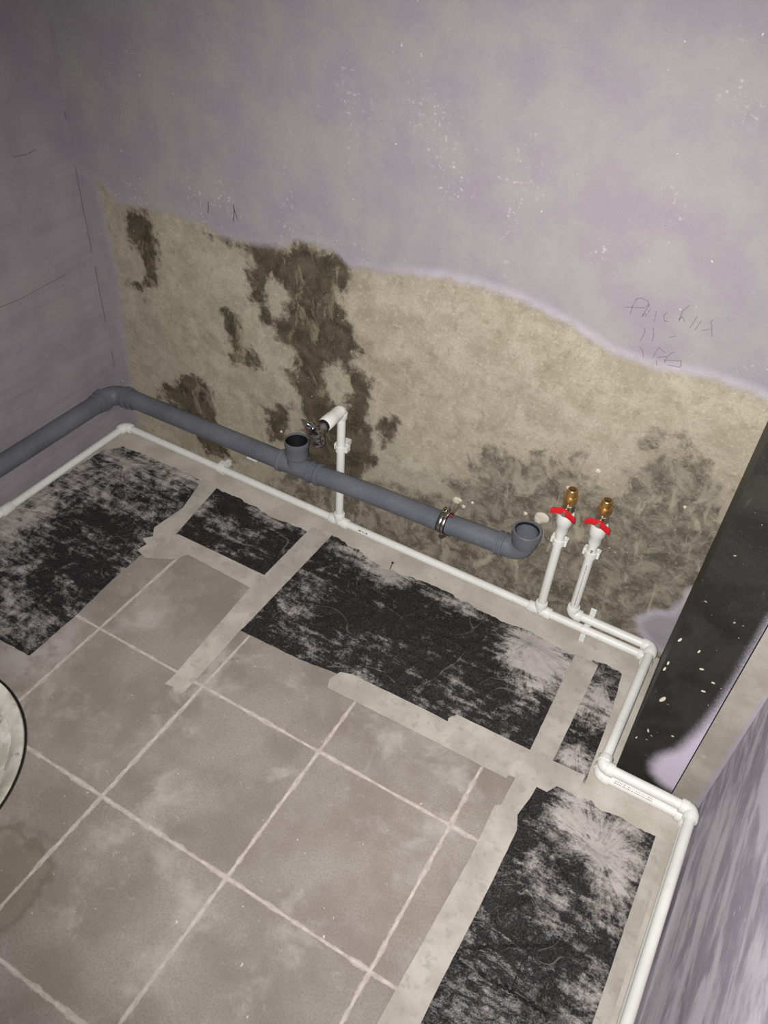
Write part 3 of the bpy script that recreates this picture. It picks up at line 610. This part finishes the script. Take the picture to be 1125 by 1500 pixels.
# ------------------------------------------------------------------ black film sheets
def jag(poly, amp, step, seed, soft):
    out = []; n = len(poly)
    for i in range(n):
        a, b = Vector(poly[i]), Vector(poly[(i + 1) % n]); L = (b - a).length; k = max(1, int(L / step)); d = (b - a) / L; nn = Vector((-d.y, d.x)); am = amp * (4 if i in soft else 1)
        for q in range(k):
            t = q / k; p = a.lerp(b, t); e = min(1, min(t, 1 - t) * k / 2 + .0) if i not in soft else 1
            out.append(p + nn * am * e * (noise.noise(V(p.x * 60, p.y * 60, seed)) + .6 * noise.noise(V(p.x * 190, p.y * 190, seed + 3))))
    return out
def film(poly, label, seed, soft, dust, puck, folds, base=0.12):
    pl = jag(poly, .0012, .006, seed, soft); P2 = np.array([(p.x, p.y) for p in pl])
    x0, y0 = P2.min(0); x1, y1 = P2.max(0); g = .0042
    gx, gy = np.meshgrid(np.arange(x0, x1, g), np.arange(y0, y1, g)); rng = np.random.default_rng(seed)
    pts = np.c_[gx.ravel(), gy.ravel()] + rng.uniform(-.3, .3, (gx.size, 2)) * g
    pts = pts[sdf(pts, P2) > g * .6]
    co = [Vector((p.x, p.y)) for p in pl] + [Vector(p) for p in pts]; n = len(pl)
    r = delaunay_2d_cdt(co, [], [list(range(n))], 1, 1e-7)
    vs, fs = r[0], r[2]; A = np.array([(v.x, v.y) for v in vs]); d = sdf(A, P2); d = np.abs(d)
    z = np.zeros(len(A)); du = np.full(len(A), base); po = np.zeros((len(A), 3))
    for i, (x, y) in enumerate(A):
        a = 1 - abs(noise.noise(V(x * 16, y * 16, seed))) * 2.2; b = 1 - abs(noise.noise(V(x * 38 + .6 * a, y * 30, seed + 7))) * 2.4
        z[i] = .0022 * max(a, 0) ** 3 + .0014 * max(b, 0) ** 3 + .0007 * (1 + noise.noise(V(x * 70, y * 70, seed)))
    bestd = np.full(len(A), 1e9)
    for (cx, cy, rad, k) in puck:
        dx, dy = A[:, 0] - cx, A[:, 1] - cy; rr = np.hypot(dx, dy); th = np.arctan2(dy, dx)
        z += .0018 * np.maximum(0, np.sin(th * k + 3 * np.sin(th * 2.3)) - .1) * np.exp(-(rr / rad) ** 2) * np.clip(rr / .015, 0, 1)
        s_ = rr / rad < bestd; bestd = np.where(s_, rr / rad, bestd)
        po[s_] = np.c_[th * k * .8, rr * 22, np.full(len(A), cx * 10)][s_]
    for (ax, ay, bx_, by, hgt, wd) in folds:
        a = np.array([ax, ay]); e = np.array([bx_ - ax, by - ay]); t_ = np.clip(((A - a) @ e) / (e @ e), 0, 1); q = A - a - t_[:, None] * e; dd = np.hypot(q[:, 0], q[:, 1])
        z += hgt * np.exp(-(dd / wd) ** 2)
    for (cx, cy, sx, sy, amt) in dust: du += amt * np.exp(-((A[:, 0] - cx) / sx) ** 2 - ((A[:, 1] - cy) / sy) ** 2)
    z = .0009 + z * np.clip((d - .017) / .018, .03, 1)
    og = (float(A[:, 0].mean()), float(A[:, 1].mean()), 0)
    m = MB(); m.v = [V(p[0], p[1], zz) for p, zz in zip(A, z)]
    m.f = [tuple(q) if (A[q[1]][0] - A[q[0]][0]) * (A[q[2]][1] - A[q[0]][1]) - (A[q[2]][0] - A[q[0]][0]) * (A[q[1]][1] - A[q[0]][1]) > 0 else tuple(q)[::-1] for q in fs]
    m.at['dust'] = du; m.at['polar'] = po
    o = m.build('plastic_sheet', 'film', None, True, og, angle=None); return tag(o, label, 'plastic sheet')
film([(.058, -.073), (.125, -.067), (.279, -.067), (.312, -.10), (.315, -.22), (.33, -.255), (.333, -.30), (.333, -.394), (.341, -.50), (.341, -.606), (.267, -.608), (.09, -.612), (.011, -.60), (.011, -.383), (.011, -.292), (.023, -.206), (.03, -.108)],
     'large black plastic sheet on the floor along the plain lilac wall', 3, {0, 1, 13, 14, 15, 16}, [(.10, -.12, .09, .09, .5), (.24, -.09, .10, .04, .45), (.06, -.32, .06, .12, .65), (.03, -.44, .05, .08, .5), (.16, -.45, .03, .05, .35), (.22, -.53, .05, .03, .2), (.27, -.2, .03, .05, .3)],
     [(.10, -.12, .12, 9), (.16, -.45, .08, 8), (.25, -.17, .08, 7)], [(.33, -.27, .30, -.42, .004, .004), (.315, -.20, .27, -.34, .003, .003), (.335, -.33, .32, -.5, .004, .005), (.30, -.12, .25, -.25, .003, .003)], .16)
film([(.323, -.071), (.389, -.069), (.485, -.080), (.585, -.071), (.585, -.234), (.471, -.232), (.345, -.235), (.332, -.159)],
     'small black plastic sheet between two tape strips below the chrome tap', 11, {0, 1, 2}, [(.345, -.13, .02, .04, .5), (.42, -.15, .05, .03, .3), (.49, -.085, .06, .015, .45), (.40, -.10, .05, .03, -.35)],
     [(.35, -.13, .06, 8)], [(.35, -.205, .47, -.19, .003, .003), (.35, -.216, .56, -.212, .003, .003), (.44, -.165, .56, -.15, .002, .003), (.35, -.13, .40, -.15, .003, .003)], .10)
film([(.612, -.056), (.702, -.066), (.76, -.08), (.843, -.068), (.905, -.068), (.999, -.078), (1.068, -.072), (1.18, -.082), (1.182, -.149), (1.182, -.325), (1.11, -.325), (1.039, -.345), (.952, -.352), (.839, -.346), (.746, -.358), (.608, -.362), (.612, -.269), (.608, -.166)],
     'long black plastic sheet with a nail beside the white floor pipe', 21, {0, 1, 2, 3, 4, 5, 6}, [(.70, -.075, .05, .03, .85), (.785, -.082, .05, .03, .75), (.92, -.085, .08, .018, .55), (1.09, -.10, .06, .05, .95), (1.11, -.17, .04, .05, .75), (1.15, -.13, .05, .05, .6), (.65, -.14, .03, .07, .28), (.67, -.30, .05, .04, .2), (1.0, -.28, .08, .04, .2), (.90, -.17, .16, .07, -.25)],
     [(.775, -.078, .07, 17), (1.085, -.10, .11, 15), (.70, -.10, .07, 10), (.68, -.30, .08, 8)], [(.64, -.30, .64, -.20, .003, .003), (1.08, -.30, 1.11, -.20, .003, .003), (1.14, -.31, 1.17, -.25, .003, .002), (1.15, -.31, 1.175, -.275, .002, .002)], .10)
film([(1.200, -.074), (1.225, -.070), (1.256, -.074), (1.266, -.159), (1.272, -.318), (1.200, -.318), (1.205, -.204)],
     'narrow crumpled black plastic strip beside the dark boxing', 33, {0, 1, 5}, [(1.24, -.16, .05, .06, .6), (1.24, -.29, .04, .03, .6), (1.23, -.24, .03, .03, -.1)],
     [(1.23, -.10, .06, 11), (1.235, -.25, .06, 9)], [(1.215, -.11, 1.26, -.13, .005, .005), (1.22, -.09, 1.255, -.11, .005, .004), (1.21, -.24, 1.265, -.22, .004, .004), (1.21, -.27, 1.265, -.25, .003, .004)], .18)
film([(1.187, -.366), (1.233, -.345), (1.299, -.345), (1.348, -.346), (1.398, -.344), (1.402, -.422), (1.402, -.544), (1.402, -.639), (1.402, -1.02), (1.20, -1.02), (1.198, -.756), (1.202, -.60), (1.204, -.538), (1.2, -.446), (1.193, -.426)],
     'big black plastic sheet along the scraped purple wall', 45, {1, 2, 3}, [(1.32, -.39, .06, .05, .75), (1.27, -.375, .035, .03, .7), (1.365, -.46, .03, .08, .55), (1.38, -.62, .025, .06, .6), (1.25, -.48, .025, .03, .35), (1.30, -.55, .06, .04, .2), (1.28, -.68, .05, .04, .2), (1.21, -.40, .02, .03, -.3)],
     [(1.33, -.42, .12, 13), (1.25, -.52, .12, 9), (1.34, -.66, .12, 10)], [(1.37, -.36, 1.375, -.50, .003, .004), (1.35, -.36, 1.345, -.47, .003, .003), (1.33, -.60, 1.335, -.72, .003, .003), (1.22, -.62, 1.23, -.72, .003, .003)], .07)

# ------------------------------------------------------------------ masking tape strips
def tape(poly, label, lv, seed):
    p = jag(poly, .0006, .012, seed, set()); c = sum((Vector((q.x, q.y)) for q in p), Vector((0, 0))) / len(p)
    z = .0021 + lv * .0005
    o = MB().prism([(q.x, q.y) for q in p], z - .0009, z).build('tape_strip', 'tape', None, False, (c.x, c.y, z)); return tag(o, label, 'tape', 'masking tape strips on the floor')
tape([(.284, -.062), (.327, -.060), (.352, -.236), (.318, -.262), (.301, -.24), (.31, -.16)], 'pale tape strip between the large and the small black sheets', 0, 1)
tape([(.304, -.277), (.322, -.255), (.345, -.238), (.356, -.228), (.576, -.226), (.58, -.268), (.41, -.263), (.392, -.29), (.345, -.315), (.318, -.308), (.322, -.285)], 'torn-ended pale tape strip along the small black sheet', 1, 2)
tape([(.573, -.06), (.622, -.052), (.619, -.357), (.572, -.30)], 'pale tape strip between the small and the long black sheets', 2, 3)
tape([(.569, -.262), (.579, -.438), (.583, -.51), (.581, -.527), (.598, -.524), (.609, -.535), (.620, -.526), (.621, -.487), (.618, -.352), (.60, -.30)], 'pale tape strip ending in a notch on the tiles', 3, 4)
tape([(.815, -.366), (.823, -.343), (.845, -.336), (1.0, -.332), (1.16, -.334), (1.16, -.377), (1.0, -.379), (.822, -.383)], 'pale tape strip along the lower edge of the long black sheet', 0, 5)
tape([(1.030, -.326), (1.040, -.312), (1.18, -.309), (1.268, -.305), (1.268, -.346), (1.235, -.347), (1.225, -.365), (1.19, -.366), (1.15, -.372), (1.04, -.37)], 'pale tape strip crossing the gap beside the narrow crumpled sheet', 1, 6)
tape([(1.168, -.078), (1.213, -.080), (1.213, -.30), (1.206, -.39), (1.20, -.425), (1.171, -.425), (1.173, -.31)], 'pale tape strip between the long sheet and the narrow crumpled sheet', 2, 7)
tape([(1.163, -.43), (1.194, -.41), (1.209, -.45), (1.209, -.538), (1.205, -.70), (1.203, -1.0), (1.153, -1.0), (1.157, -.784), (1.166, -.527)], 'long pale tape strip between the tiles and the big black sheet', 3, 8)
tape([(1.396, -.345), (1.416, -.345), (1.416, -1.02), (1.397, -1.02)], 'narrow pale tape strip beside the pipes at the scraped purple wall', 0, 9)

# ------------------------------------------------------------------ nail
t = thing('nail', (.771, -.073, 0), 'small dark nail standing upright in the long black sheet', 'nail')
MB().tube([(.771, -.073, -.001), (.774, -.070, .0155)], .0009, 8).build('shank', 'nail', t, True); MB().lathe((.774, -.070, .0155), (.15, .15, 1), [(0, 0), (.0026, 0), (.0026, .001), (0, .001)], 12).build('head', 'nail', t)

# ------------------------------------------------------------------ enamel basin
BX, BY, BR, BH = .3918, -.8905, .192, .09
t = thing('basin', (BX, BY, 0), 'round cream enamel basin with black rim edge and dried putty', 'basin')
MB().lathe((BX, BY, .0004), (0, 0, 1), [(0, 0), (.105, 0), (.112, .003), (.135, .03), (.165, .068), (BR - .012, BH - .008), (BR - .003, BH - .003), (BR - .004, BH + .001), (BR - .014, BH - .003), (.160, .068), (.131, .032), (.108, .007), (0, .006)], 64).build('bowl', 'basin', t, True, angle=50)
m = MB(); k = 96; m.tube([(BX + (BR - .001) * math.cos(2 * math.pi * i / k), BY + (BR - .001) * math.sin(2 * math.pi * i / k), BH - .0025) for i in range(k + 1)], .0014, 8, False); m.build('rim', 'black', t, True)
m = MB(); vs = []; R_, A_ = 14, 48
for i in range(R_ + 1):
    for q in range(A_):
        a = 2 * math.pi * q / A_; r = .168 * i / R_; x, y = BX + r * math.cos(a), BY + r * math.sin(a)
        vs.append(V(x, y, max(.012, .030 + .048 * (i / R_) ** 2 + .012 * noise.noise(V(x * 22, y * 22, 1)) + .006 * noise.noise(V(x * 60, y * 60, 1)))))
m.add(vs, [(i * A_ + q, i * A_ + (q + 1) % A_, i * A_ + A_ + (q + 1) % A_, i * A_ + A_ + q) for i in range(R_) for q in range(A_)]).build('dried_putty', 'putty', t, True, angle=None)

for o in bpy.data.objects:
    if '_o' in o: del o['_o']
